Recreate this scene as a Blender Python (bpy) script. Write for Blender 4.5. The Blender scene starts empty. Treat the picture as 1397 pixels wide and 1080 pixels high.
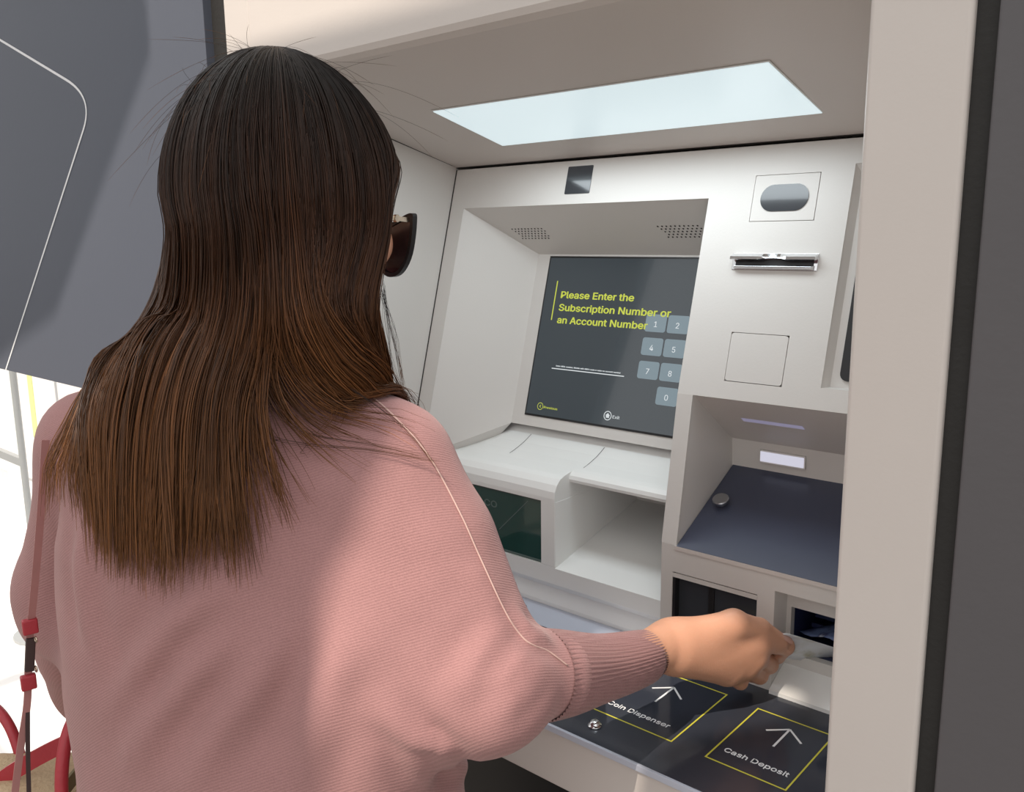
import bpy, math, random
import numpy as np
from mathutils import Vector, Matrix
random.seed(4); rng = np.random.default_rng(7)
R = math.radians
scene = bpy.context.scene
COL = scene.collection

# ------------------------------------------------------------------ camera
FPX, CX, CY = 1187.5, 698.5, 540.0
YAW, PITCH, ROLL = R(41.22), R(10.4), R(.68)
CAM = np.array([0, 0, 1.47])
_f = np.array([-math.sin(YAW)*math.cos(PITCH), math.cos(YAW)*math.cos(PITCH), -math.sin(PITCH)])
_r = np.array([math.cos(YAW), math.sin(YAW), 0]); _d = np.cross(_f, _r)
_r2 = math.cos(ROLL)*_r + math.sin(ROLL)*_d; _d2 = -math.sin(ROLL)*_r + math.cos(ROLL)*_d
def at(x, y, dep):                       # a point seen at a photo pixel, dep metres in front of the lens
    return CAM + dep*(_f + _r2*(x-CX)/FPX + _d2*(y-CY)/FPX)
cam = bpy.data.objects.new('camera', bpy.data.cameras.new('camera')); COL.objects.link(cam)
cam.data.sensor_width = 36; cam.data.lens = FPX/1397*36; cam.data.clip_start = .02; cam.data.clip_end = 200
m = Matrix.Identity(4)
for i in range(3):
    m[i][0] = _r2[i]; m[i][1] = -_d2[i]; m[i][2] = -_f[i]; m[i][3] = CAM[i]
cam.matrix_world = m
scene.camera = cam

# ------------------------------------------------------------------ sky, sun, exposure
w = bpy.data.worlds.new('sky'); scene.world = w; w.use_nodes = True
bg = w.node_tree.nodes['Background']; bg.inputs[0].default_value = (1, .985, .97, 1); bg.inputs[1].default_value = 1.15
SUN_DIR = Vector((-.10, .62, -.78)).normalized()          # direction the light travels
sun = bpy.data.objects.new('sun', bpy.data.lights.new('sun', 'SUN')); COL.objects.link(sun)
sun.data.energy = 3.7; sun.data.angle = R(.4); sun.data.color = (1, .88, .75)
sun.rotation_euler = SUN_DIR.to_track_quat('-Z', 'Y').to_euler(); sun.location = (-2, -3, 6)
vs = scene.view_settings
vs.view_transform = 'Standard'; vs.look = 'None'; vs.gamma = 1; vs.use_curve_mapping = False; vs.exposure = 0.0

# ------------------------------------------------------------------ materials
def mat(name, col, rough=.5, metal=0, spec=.5, var=0, vscale=8, bump=0, bscale=60, emit=None, estr=1, trans=0, coat=0, alpha=1):
    M = bpy.data.materials.new(name); M.use_nodes = True
    nt = M.node_tree; b = nt.nodes['Principled BSDF']
    b.inputs['Base Color'].default_value = (*col, 1); b.inputs['Roughness'].default_value = rough
    b.inputs['Metallic'].default_value = metal; b.inputs['Specular IOR Level'].default_value = spec
    b.inputs['Transmission Weight'].default_value = trans; b.inputs['Coat Weight'].default_value = coat
    b.inputs['Alpha'].default_value = alpha
    if var or bump:
        tc = nt.nodes.new('ShaderNodeTexCoord')
    if var:
        n = nt.nodes.new('ShaderNodeTexNoise'); n.inputs['Scale'].default_value = vscale; n.inputs['Detail'].default_value = 5
        nt.links.new(tc.outputs['Object'], n.inputs['Vector'])
        r = nt.nodes.new('ShaderNodeMapRange'); r.inputs[3].default_value = 1-var; r.inputs[4].default_value = 1+var
        nt.links.new(n.outputs['Fac'], r.inputs[0])
        mx = nt.nodes.new('ShaderNodeVectorMath'); mx.operation = 'SCALE'; mx.inputs[0].default_value = col
        nt.links.new(r.outputs[0], mx.inputs['Scale']); nt.links.new(mx.outputs[0], b.inputs['Base Color'])
    if bump:
        n2 = nt.nodes.new('ShaderNodeTexNoise'); n2.inputs['Scale'].default_value = bscale; n2.inputs['Detail'].default_value = 3
        nt.links.new(tc.outputs['Object'], n2.inputs['Vector'])
        bp = nt.nodes.new('ShaderNodeBump'); bp.inputs['Strength'].default_value = bump; bp.inputs['Distance'].default_value = .002
        nt.links.new(n2.outputs['Fac'], bp.inputs['Height']); nt.links.new(bp.outputs[0], b.inputs['Normal'])
    if emit:
        b.inputs['Emission Color'].default_value = (*emit, 1); b.inputs['Emission Strength'].default_value = estr
    return M
MT = dict(
 ivory=mat('ivory_paint', (.69, .665, .635), .42, var=.025, vscale=5, bump=.05, bscale=400),
 jamb=mat('jamb_paint', (.66, .61, .575), .45, var=.03, vscale=6, bump=.05, bscale=300),
 white=mat('white_plastic', (.90, .905, .885), .35, var=.02, vscale=6),
 slate=mat('slate_plate', (.035, .04, .055), .12, var=.05, vscale=20, coat=.1),
 traym=mat('slate_tray', (.062, .070, .108), .3, var=.06, vscale=30),
 black=mat('black_plastic', (.012, .012, .014), .35, var=.1),
 seal=mat('rubber_seal', (.02, .019, .018), .7, var=.2, vscale=30, bump=.3, bscale=200),
 facade=mat('grey_facade_paint', (.090, .102, .134), .5, var=.02, vscale=3, bump=.06, bscale=120),
 facadeR=mat('dark_facade_paint', (.105, .10, .107), .5, var=.05, vscale=6, bump=.15, bscale=90),
 line=mat('white_print', (.85, .86, .88), .5),
 yellow=mat('yellow_print', (.62, .58, .06), .45),
 chrome=mat('chrome', (.75, .76, .78), .12, 1),
 steel=mat('steel', (.45, .46, .48), .3, 1),
 gap=mat('dark_gap', (.03, .027, .024), .8),
 glassd=mat('dark_window', (.045, .05, .058), .12, var=.05, coat=.4),
 glassg=mat('green_tinted_glass', (.014, .060, .050), .06, coat=.5),
 inner=mat('green_box_inside', (.05, .085, .08), .6),
 faint=mat('faint_print', (.12, .17, .16), .5),
 screen=mat('screen_glass', (.012, .014, .016), .07, emit=(.045, .062, .075), estr=.55, coat=.5),
 stext=mat('screen_green_text', (.1, .1, .02), .4, emit=(.50, .56, .06), estr=.95),
 swhite=mat('screen_white_text', (.1, .1, .1), .4, emit=(.75, .8, .82), estr=.8),
 skey=mat('screen_key', (.05, .06, .065), .25, emit=(.22, .29, .33), estr=.75),
 lamp=mat('light_diffuser', (.3, .3, .3), .3, emit=(.72, .86, .90), estr=.80),
 led=mat('led_window', (.3, .3, .3), .4, emit=(.62, .62, .74), estr=.85),
 ledp=mat('led_reflection', (.35, .34, .42), .3, emit=(.42, .40, .62), estr=.35),
 blueslot=mat('blue_slot_inside', (.03, .04, .11), .4, var=.3, vscale=60),
 ground=mat('sunlit_concrete', (.18, .165, .15), .8, var=.06, vscale=1.5, bump=.2, bscale=40),
 plaza=mat('white_paving', (.90, .88, .86), .8, var=.03, vscale=1.5, bump=.1, bscale=30),
 pants=mat('dark_trousers', (.02, .022, .03), .8, var=.1),
 shoe=mat('shoe_leather', (.02, .018, .018), .4),
 thread=mat('pale_thread', (.62, .42, .38), .8),
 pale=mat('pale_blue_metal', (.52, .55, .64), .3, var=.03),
 red=mat('red_leather', (.42, .035, .05), .4, var=.08, vscale=40, bump=.2, bscale=300),
 edge=mat('dark_strap_edge', (.05, .03, .03), .5),
 rose=mat('rose_strap', (.42, .20, .19), .45, var=.1, vscale=60),
 tan=mat('tan_fleece', (.55, .43, .27), .9, var=.2, vscale=60, bump=.8, bscale=250),
 olive=mat('olive_lining', (.20, .17, .09), .7, var=.1),
 gold=mat('pale_gold_metal', (.62, .52, .42), .25, 1),
 lens=mat('tinted_lens', (.03, .018, .022), .06, coat=.6),
 under=mat('black_jersey', (.014, .012, .012), .8, var=.1),
 lime=mat('lime_print', (.78, .82, .36), .5),
 pole=mat('grey_post_paint', (.35, .37, .38), .4, var=.05),
 board=mat('white_board', (.88, .88, .88), .5, var=.03),
)

# ------------------------------------------------------------------ mesh helpers
def mk(name, verts, faces, material, parent=None, smooth=False, bevel=0, seg=2):
    me = bpy.data.meshes.new(name)
    me.from_pydata([tuple(map(float, v)) for v in verts], [], [tuple(map(int, f)) for f in faces])
    me.update()
    if smooth:
        me.polygons.foreach_set('use_smooth', [True]*len(me.polygons))
    if material: me.materials.append(MT[material] if isinstance(material, str) else material)
    o = bpy.data.objects.new(name, me); COL.objects.link(o)
    if parent: o.parent = parent
    if bevel:
        b = o.modifiers.new('bevel', 'BEVEL'); b.width = bevel; b.segments = seg; b.limit_method = 'ANGLE'
        o.data.polygons.foreach_set('use_smooth', [True]*len(me.polygons))
        wn = o.modifiers.new('wn', 'WEIGHTED_NORMAL'); wn.keep_sharp = False
    return o
class MB:
    def __init__(s): s.v = []; s.f = []
    def add(s, v, f):
        n = len(s.v); s.v += [tuple(q) for q in v]; s.f += [tuple(i+n for i in q) for q in f]; return s
    def box(s, x0, x1, y0, y1, z0, z1):
        return s.hexa([(x0,y0,z0),(x1,y0,z0),(x1,y1,z0),(x0,y1,z0),(x0,y0,z1),(x1,y0,z1),(x1,y1,z1),(x0,y1,z1)])
    def hexa(s, v):
        return s.add(v, [(0,3,2,1),(4,5,6,7),(0,1,5,4),(1,2,6,5),(2,3,7,6),(3,0,4,7)])
    def fbox(s, F, u0, u1, v0, v1, n0, n1):      # box in a frame
        return s.hexa([F(u0,v0,n0),F(u1,v0,n0),F(u1,v1,n0),F(u0,v1,n0),F(u0,v0,n1),F(u1,v0,n1),F(u1,v1,n1),F(u0,v1,n1)])
    def prism(s, pts, F, n0, n1):                # polygon in a frame (ccw seen from +n)
        k = len(pts); v = [F(u, q, n0) for u, q in pts] + [F(u, q, n1) for u, q in pts]
        f = [tuple(range(k-1, -1, -1)), tuple(range(k, 2*k))] + [(i, (i+1) % k, k+(i+1) % k, k+i) for i in range(k)]
        return s.add(v, f)
    def extr(s, prof, x0, x1, closed=True):      # (y,z) profile extruded along x
        k = len(prof); v = [(x0, y, z) for y, z in prof] + [(x1, y, z) for y, z in prof]
        f = [(i, (i+1) % k, k+(i+1) % k, k+i) for i in range(k if closed else k-1)]
        if closed: f += [tuple(range(k-1, -1, -1)), tuple(range(k, 2*k))]
        return s.add(v, f)
    def tube(s, pts, rad, sides=10, caps=True, flat=None):
        P = [np.array(p, float) for p in pts]; n = len(P)
        T = [P[min(i+1, n-1)]-P[max(i-1, 0)] for i in range(n)]
        T = [t/np.linalg.norm(t) for t in T]
        a = np.array([0, 0, 1.0]) if abs(T[0][2]) < .9 else np.array([1.0, 0, 0])
        A = np.cross(T[0], a); A /= np.linalg.norm(A); v = []
        for i in range(n):
            A = A-T[i]*(A@T[i]); A /= np.linalg.norm(A); B = np.cross(T[i], A)
            r = rad[i] if hasattr(rad, '__len__') else rad
            for k in range(sides):
                t = 2*math.pi*k/sides; v.append(P[i]+r*(math.cos(t)*A+math.sin(t)*B))
        f = [(i*sides+k, i*sides+(k+1) % sides, (i+1)*sides+(k+1) % sides, (i+1)*sides+k) for i in range(n-1) for k in range(sides)]
        if caps: f += [tuple(range(sides-1, -1, -1)), tuple(range((n-1)*sides, n*sides))]
        return s.add(v, f)
    def ribbon(s, pts, wdir, wd, th):            # flat strap along pts; wdir = width direction
        P = [np.array(p, float) for p in pts]; n = len(P); v = []
        wdir = np.array(wdir, float)
        for i in range(n):
            T = P[min(i+1, n-1)]-P[max(i-1, 0)]; T /= np.linalg.norm(T)
            W = wdir-T*(wdir@T); W /= np.linalg.norm(W); Nn = np.cross(T, W)
            for a, b in ((-1,-1),(1,-1),(1,1),(-1,1)): v.append(P[i]+W*a*wd/2+Nn*b*th/2)
        f = [(i*4+k, i*4+(k+1) % 4, (i+1)*4+(k+1) % 4, (i+1)*4+k) for i in range(n-1) for k in range(4)]
        f += [(3,2,1,0), tuple(range((n-1)*4, n*4))]
        return s.add(v, f)
    def lathe(s, prof, c, ax=(0,0,1), sides=24):
        ax = np.array(ax, float); ax /= np.linalg.norm(ax); a = np.array([1.0,0,0]) if abs(ax[0]) < .9 else np.array([0,1.0,0])
        A = np.cross(ax, a); A /= np.linalg.norm(A); B = np.cross(ax, A); v = []
        for r, h in prof:
            for k in range(sides):
                t = 2*math.pi*k/sides; v.append(np.array(c)+ax*h+r*(math.cos(t)*A+math.sin(t)*B))
        n = len(prof)
        f = [(i*sides+k, i*sides+(k+1) % sides, (i+1)*sides+(k+1) % sides, (i+1)*sides+k) for i in range(n-1) for k in range(sides)]
        f += [tuple(range(sides-1, -1, -1)), tuple(range((n-1)*sides, n*sides))]
        return s.add(v, f)
    def out(s, name, material, parent=None, **k): return mk(name, s.v, s.f, material, parent, **k)
def box(name, a, material, parent=None, **k): return MB().box(*a).out(name, material, parent, **k)
def frame(O, U, V, N):
    O, U, V, N = [np.array(q, float) for q in (O, U, V, N)]
    return lambda u, v, n=0: O+U*u+V*v+N*n
def tag(o, label, cat, group=None):
    o['label'] = label; o['category'] = cat
    if group: o['group'] = group
    return o
def struct(o, label=None):
    o['kind'] = 'structure'
    if label: o['label'] = label
    return o
def empty(name, loc=(0,0,0)):
    o = bpy.data.objects.new(name, None); COL.objects.link(o); o.location = loc; o.empty_display_size = .1
    return o
def rrect(u0, u1, v0, v1, r, k=5):
    p = []
    for cx, cy, a in ((u1-r, v0+r, -90), (u1-r, v1-r, 0), (u0+r, v1-r, 90), (u0+r, v0+r, 180)):
        for i in range(k+1):
            t = R(a+90*i/k); p.append((cx+r*math.cos(t), cy+r*math.sin(t)))
    return p
def sheet(F, u0, u1, v0, v1, holes, thick):      # plate with rectangular holes, in a frame
    us = sorted({u0, u1, *[q for h in holes for q in h[:2] if u0 < q < u1]})
    vs_ = sorted({v0, v1, *[q for h in holes for q in h[2:] if v0 < q < v1]})
    B = MB()
    inh = lambda a, b: any(h[0] < a < h[1] and h[2] < b < h[3] for h in holes)
    cell = {}
    for i in range(len(us)-1):
        for j in range(len(vs_)-1):
            cell[i, j] = not inh((us[i]+us[i+1])/2, (vs_[j]+vs_[j+1])/2)
    vid = {}
    def V(i, j, n):
        if (i, j, n) not in vid:
            vid[i, j, n] = len(B.v); B.v.append(tuple(F(us[i], vs_[j], 0 if n else -thick)))
        return vid[i, j, n]
    for (i, j), ok in cell.items():
        if not ok: continue
        B.f.append((V(i,j,1), V(i+1,j,1), V(i+1,j+1,1), V(i,j+1,1))); B.f.append((V(i,j,0), V(i,j+1,0), V(i+1,j+1,0), V(i+1,j,0)))
        for di, dj, a, b in ((-1,0,(i,j+1),(i,j)), (1,0,(i+1,j),(i+1,j+1)), (0,-1,(i,j),(i+1,j)), (0,1,(i+1,j+1),(i,j+1))):
            if not cell.get((i+di, j+dj), False):
                B.f.append((V(*a,1), V(*a,0), V(*b,0), V(*b,1)))
    return B
import os
try: FONT = bpy.data.fonts.load(os.path.join(bpy.utils.system_resource('DATAFILES'), 'fonts', 'Inter.woff2'))
except Exception: FONT = None
def text(name, body, F, u, v, n, width=None, size=.01, material='line', parent=None, bold=0, shear=0, depth=.0002, align='LEFT', flip=False):
    c = bpy.data.curves.new(name, 'FONT'); c.body = body; c.size = 1; c.offset = 0; c.shear = shear; c.extrude = .01
    c.align_x = align
    if FONT: c.font = FONT; c.resolution_u = 3
    o = bpy.data.objects.new('tmp_text', c); COL.objects.link(o)
    dg = bpy.context.evaluated_depsgraph_get()
    me = bpy.data.meshes.new_from_object(o.evaluated_get(dg)); bpy.data.objects.remove(o)
    co = np.empty(len(me.vertices)*3); me.vertices.foreach_get('co', co); co = co.reshape(-1, 3)
    s = size
    sx = s
    if width: sx = width/(co[:, 0].max()-co[:, 0].min())
    if align == 'LEFT': co[:, 0] -= co[:, 0].min()
    vs_, fs_ = [], []; nv = len(co)
    for i_, (ox, oy) in enumerate(((0,0),(-1,0),(1,0),(0,-.7),(0,.7)) if bold else ((0,0),)):     # heavier weight: strokes laid side by side
        vs_ += [F(u+q[0]*sx+ox*bold*s, v+q[1]*s+oy*bold*s, n+q[2]*depth/.01+i_*8e-6) for q in co]
        fs_ += [tuple(k_+i_*nv for k_ in p_.vertices) for p_ in me.polygons]
    me = bpy.data.meshes.new(name); me.from_pydata([tuple(map(float, q)) for q in vs_], [], fs_); me.update(); me.materials.append(MT[material])
    o = bpy.data.objects.new(name, me); COL.objects.link(o); o.parent = parent
    return o
def smoothpath(pts, n=8):
    P = [np.array(p, float) for p in pts]; out = []
    P = [2*P[0]-P[1]]+P+[2*P[-1]-P[-2]]
    for i in range(1, len(P)-2):
        for k in range(n):
            t = k/n
            out.append(.5*((2*P[i])+(-P[i-1]+P[i+1])*t+(2*P[i-1]-5*P[i]+4*P[i+1]-P[i+2])*t*t+(-P[i-1]+3*P[i]-3*P[i+1]+P[i+2])*t**3))
    out.append(P[-2]); return out

# ------------------------------------------------------------------ the setting
YF = .634
struct(box('floor', (-30, 30, -20, .70, -.03, 0), 'ground'), 'grey concrete pavement in front of the machine')
struct(box('floor', (-30, 30, .70, 40, -.05, 0), 'plaza'), 'white sunlit paving beyond the facade panel')
wl = struct(box('wall_left', (-2.7, -1.073, YF, YF+.05, 1.217, 2.35), 'facade', bevel=.001), 'blue-grey facade panel with white outline print')
wr = struct(box('wall_right', (-.149, 1.6, YF, YF+.05, 0, 2.35), 'facadeR', bevel=.002), 'dark grey facade panel right of the machine')
struct(box('trim_1', (-1.0735, -1.0255, YF+.012, YF+.05, .0, 2.35), 'seal'), 'black gasket left of the machine')
struct(box('trim_2', (-.1635, -.1485, YF+.006, YF+.05, 0, 2.35), 'seal'), 'black gasket right of the machine')
# printed outline: straight, rounded corner, straight
Fw = frame((0, YF, 0), (1,0,0), (0,0,1), (0,-1,0))
a, c1, c2, b = np.array((-2.69, 2.184)), np.array((-1.476, 1.717)), np.array((-1.4245, 1.667)), np.array((-1.908, 1.2175))
def bez(p0, p1, p2, p3, k=14):
    return [(1-t)**3*p0+3*(1-t)**2*t*p1+3*(1-t)*t*t*p2+t**3*p3 for t in np.linspace(0, 1, k)]
d1 = (c1-a)/np.linalg.norm(c1-a); d2 = (b-c2)/np.linalg.norm(b-c2)
c1 = c1-d1*.02; c2 = c2+d2*.035
path = [a]+bez(c1, c1+d1*.06, c2-d2*.05, c2)+[b]
B = MB()
hw = .0021
L = []; Rr_ = []
for i, p in enumerate(path):
    t = path[min(i+1, len(path)-1)]-path[max(i-1, 0)]; t = t/np.linalg.norm(t); nn = np.array((-t[1], t[0]))
    L.append(p+nn*hw); Rr_.append(p-nn*hw)
for i in range(len(path)-1):
    B.add([Fw(*q, .0006) for q in (L[i], L[i+1], Rr_[i+1], Rr_[i])], [(0,1,2,3)])
B.out('printed_outline', 'line', wl)

# ------------------------------------------------------------------ the machine
K = empty('payment_machine', (-.6, .98, 0))
tag(K, 'ivory self-service payment machine with dark screen, card slot and coin tray', 'payment machine')
K_inv = Matrix.Translation((.6, -.98, 0))
_made = set(o.name for o in bpy.data.objects)
XL, XR = -.97, -.229
TH, TC = R(15.28), R(14)
FT = frame((0,.9045,1.2825), (1,0,0), (0,math.sin(TH),math.cos(TH)), (0,-math.cos(TH),math.sin(TH)))
VZ = lambda z: (z-1.2825)/math.cos(TH)
T2 = R(9.5); FM = frame((0,.8745,1.104), (1,0,0), (0,math.sin(T2),math.cos(T2)), (0,-math.cos(T2),math.sin(T2)))
FL = frame((0,.8745,0), (1,0,0), (0,0,1), (0,-1,0))
# outer frame
box('jamb', (XR, -.163, YF, 1.3, 0, 2.35), 'jamb', K, bevel=.004, seg=3)
box('jamb', (-1.026, XL, YF, 1.3, 0, 2.35), 'jamb', K, bevel=.004, seg=3)
MB().extr([(YF,2.35),(YF,1.672),(YF+.003,1.666),(YF+.01,1.6615),(.9855,1.5735),(1.02,1.5735),(1.3,2.35)], XL, XR).out('header', 'jamb', K)
box('rear_cabinet', (XL, XR, 1.22, 1.3, 0, 2.3), 'black', K)
MB().extr([(.72,.889),(.72,0),(1.2,0),(1.2,.889)], XL, XR).out('lower_cabinet', 'black', K)
# lining of the left side with its dark joints
MB().add([(XL+.001, YF+.005, .95), (XL+.001, 1.1, .95), (XL+.001, 1.1, 1.66), (XL+.001, YF+.005, 1.66)], [(0,1,2,3)]).out('side_lining', 'ivory', K)
FC = frame((0,.984,1.575), (1,0,0), (0,-math.cos(TC),math.sin(TC)), (0,-math.sin(TC),-math.cos(TC)))
MB().fbox(FC, XL, XR, -.004, .0015, -.001, .0016).fbox(FC, XL, XL+.0022, 0, .355, -.001, .001).out('ceiling_joint', 'gap', K)
# lamp in the hood ceiling
tl = lambda y: (.984-y)/math.cos(TC)
MB().fbox(FC, -.8155, -.3705, tl(.9175), tl(.7845), 0, .0006).out('lamp_frame', 'ivory', K)
MB().fbox(FC, -.8135, -.3725, tl(.9155), tl(.7865), 0, .0014).out('lamp_diffuser', 'lamp', K)
lt = bpy.data.lights.new('hood_lamp', 'AREA'); lt.shape = 'RECTANGLE'; lt.size = .42; lt.size_y = .12; lt.energy = 1.05; lt.color = (.88, .96, 1)
lo = bpy.data.objects.new('hood_lamp', lt); COL.objects.link(lo); p = FC(-.593, tl(.85), .004); lo.location = p
lo.rotation_euler = Vector(FC(0,0,1)-FC(0,0,0)).to_track_quat('-Z', 'Y').to_euler()
lo.parent = K
# fascia, upper leaning part
S_REC = (-.94, -.528, -.2, .238); A1 = (-.471, -.3935, .208, .2628); A2 = (-.4705, -.4005, VZ(1.3025), VZ(1.358)); SR = (-.357, -.20, VZ(1.306), .270)
sheet(FT, XL+.001, XR, 0, .2985, [S_REC, A1, A2, SR], .018).out('upper_fascia', 'ivory', K)
MB().fbox(FT, XL+.001, -.94, -.14, 0, -.018, 0).out('left_fascia_strip', 'ivory', K)
MB().fbox(FT, XL+.001, XL+.0028, -.13, .2985, -.002, .0006).out('side_joint', 'gap', K)
for nm, Q in (('access_panel', A1), ('access_panel', A2)):
    MB().fbox(FT, Q[0]-.002, Q[1]+.002, Q[2]-.002, Q[3]+.002, -.02, -.0178).out('panel_gap', 'gap', K)
    g = .0007; r = .0012 if Q is A1 else .0035
    q = MB().prism(rrect(Q[0]+g, Q[1]-g, Q[2]+g, Q[3]-g, r), FT, -.018, .0002).out(nm, 'ivory', K)
    if Q is A1:
        MB().prism(rrect(-.4605, -.4035, .2195, .2505, .0152, 9), FT, 0, .0012).out('sensor_window', 'glassd', q)
MB().prism(rrect(-.7505, -.7085, VZ(1.5255), VZ(1.5625), .0012), FT, -.003, .0007).out('camera_window', 'glassd', K)
# chrome card slot
cs = MB().prism([(-.483,.151),(-.381,.151),(-.381,.171),(-.483,.171)], FT, -.004, .001).out('card_slot', 'chrome', K, bevel=.0006)
FS = lambda a, b, n: FT(a, b, n)
hood = MB(); N_ = 25; vv = []
for i in range(N_):
    u = -.4825+.101*i/(N_-1); x = (u+.432)/.014
    notch = .0048*max(0, 1-x*x)**.5 if abs(x) < 1 else 0
    nv = .0092-notch*.9
    for v_, n_ in ((.1700, .0005), (.1695, .0035), (.1650, nv+.0005), (.1618+notch*.5, nv+.0008), (.1612+notch*.5, nv-.001), (.1635, .003), (.1640, .0005)):
        vv.append(FT(u, v_, n_))
kk = 7
hood.add(vv, [(i*kk+j, i*kk+(j+1) % kk, (i+1)*kk+(j+1) % kk, (i+1)*kk+j) for i in range(N_-1) for j in range(kk)]+[tuple(range(kk-1,-1,-1)), tuple(range((N_-1)*kk, N_*kk))])
hood.out('slot_hood', 'chrome', cs, smooth=False)
MB().fbox(FT, -.4785, -.3855, .1565, .1635, .0009, .0014).out('slot_mouth', 'black', cs)
lip = MB().hexa([FT(-.480,.1515,.001),FT(-.384,.1515,.001),FT(-.384,.1570,.001),FT(-.480,.1570,.001),FT(-.478,.1518,.0062),FT(-.386,.1518,.0062),FT(-.386,.1550,.0058),FT(-.478,.1550,.0058)])
lip.out('slot_lip', 'chrome', cs, bevel=.0005)
# recess at the right edge with a black reader
rr = MB().add([FT(SR[0],SR[2],-.001),FT(SR[0],SR[3],-.001),FT(SR[0]+.006,SR[3]-.01,-.010),FT(SR[0]+.006,SR[2]+.003,-.010),FT(XR,SR[2],-.001),FT(XR,SR[2]+.003,-.010),FT(XR,SR[3]-.01,-.010),FT(XR,SR[3],-.001)],
     [(0,1,2,3),(0,3,5,4),(3,2,6,5),(1,7,6,2)]).out('reader_recess', 'ivory', K)
MB().prism(rrect(-.3415, -.236, VZ(1.316), VZ(1.470), .008), FT, -.0105, -.007).out('contactless_reader', 'black', rr)
# screen recess
bu0, bv0, bv1, bn = -.862, -.07, .1925, -.0993
rec = MB().add([FT(-.94,-.14,-.0005),FT(-.94,.238,-.0005),FT(bu0,bv1,bn),FT(bu0,bv0,bn),FT(-.528,.238,-.0005),FT(-.528,bv1,bn),FT(-.528,bv0,bn),FT(-.528,0,-.018),FT(-.94,-.16,bn)],
     [(0,1,2,3),(1,4,5,2),(2,5,6,3),(4,7,6,5),(0,3,8)]).out('screen_recess', 'ivory', K)
ca, cb = FT(0,.238,0), FT(0,bv1,bn); cd = cb-ca; cl = np.linalg.norm(cd); cn = np.cross(cd, (1,0,0)); cn /= np.linalg.norm(cn)
if cn[2] > 0: cn = -cn
FR = lambda u, t, n=0: ca+np.array((u,0,0))+cd*t+cn*n
for u0, u1 in ((-.876, -.816), (-.622, -.560)):
    B = MB()
    for i in range(10):
        for j in range(5):
            if (i in (0,) and j > 1): continue
            c = FR(u0+(u1-u0)*(i+.5*(j % 2))/9.5, .45+.20*j/4, .0003)
            B.lathe([(.0014, 0), (.0012, .0002)], c, cn, 8)
    B.out('speaker_grille', 'gap', rec)
scr = MB().fbox(FT, -.835, -.533, -.0515, .1866, bn, -.097).out('screen', 'screen', K)
MB().fbox(FT, -.838, -.530, -.0545, .1896, bn, -.0982).out('screen_bezel', 'black', scr)
FSn = -.0968
for s_, u, v, wd in (('Please Enter the', -.8040, .1260, .1285), ('Subscription Number or', -.8040, .1068, .191), ('an Account Number', -.8035, .0880, .157)):
    text('screen_heading', s_, FT, u, v, FSn, wd, .0192, 'stext', scr, bold=.022)
MB().fbox(FT, -.8160, -.8143, .092, .1515, -.097, -.0967).out('heading_bar', 'stext', scr)
MB().fbox(FT, -.7995, -.6712, .0193, .0206, -.097, -.0967).out('entry_line', 'swhite', scr)
text('entry_hint', 'Enter ADSL number, Mobile with AREA code or enter an account number', FT, -.792, .0232, FSn, .1145, .0040, 'swhite', scr, bold=.01)
def ring(B, u, v, r0, r1, n, k=28):
    vs_ = [FT(u+r*math.cos(2*math.pi*i/k), v+r*math.sin(2*math.pi*i/k), n) for r in (r0, r1) for i in range(k)]
    B.add(vs_, [(i, (i+1) % k, k+(i+1) % k, k+i) for i in range(k)])
B = MB(); ring(B, -.8095, -.0385, .0055, .0047, FSn); B.add([FT(-.8082,-.0360,FSn),FT(-.8112,-.0385,FSn),FT(-.8082,-.0410,FSn),FT(-.8082,-.0398,FSn),FT(-.8098,-.0385,FSn),FT(-.8082,-.0372,FSn)], [(0,1,4,5),(1,2,3,4)])
B.out('previous_icon', 'stext', scr); text('previous_caption', 'Previous', FT, -.8025, -.0408, FSn, .0255, .0068, 'stext', scr)
B = MB(); ring(B, -.6876, -.0375, .0066, .0055, FSn); B.add([FT(-.6917,-.0375,FSn),FT(-.6876,-.0338,FSn),FT(-.6835,-.0375,FSn),FT(-.6849,-.0375,FSn),FT(-.6849,-.0405,FSn),FT(-.6903,-.0405,FSn),FT(-.6903,-.0375,FSn)], [(0,6,5,4,3,2,1)])
B.out('exit_icon', 'swhite', scr); text('exit_caption', 'Exit', FT, -.6790, -.0402, FSn, .0115, .0082, 'swhite', scr)
for d, cxk, cyk in (('1',0,0),('2',1,0),('3',2,0),('4',0,1),('5',1,1),('6',2,1),('7',0,2),('8',1,2),('9',2,2),('0',1,3)):
    u, v = -.6338+.0351*cxk, .0972-.0326*cyk
    kb = MB().prism(rrect(u-.0163, u+.0163, v-.0122, v+.0122, .0035), FT, -.097, -.0966).out('screen_key', 'skey', scr)
    text('digit', d, FT, u-.0032 if d != '1' else u-.002, v-.0054, -.0963, None, .0150, 'swhite', kb)
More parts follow.
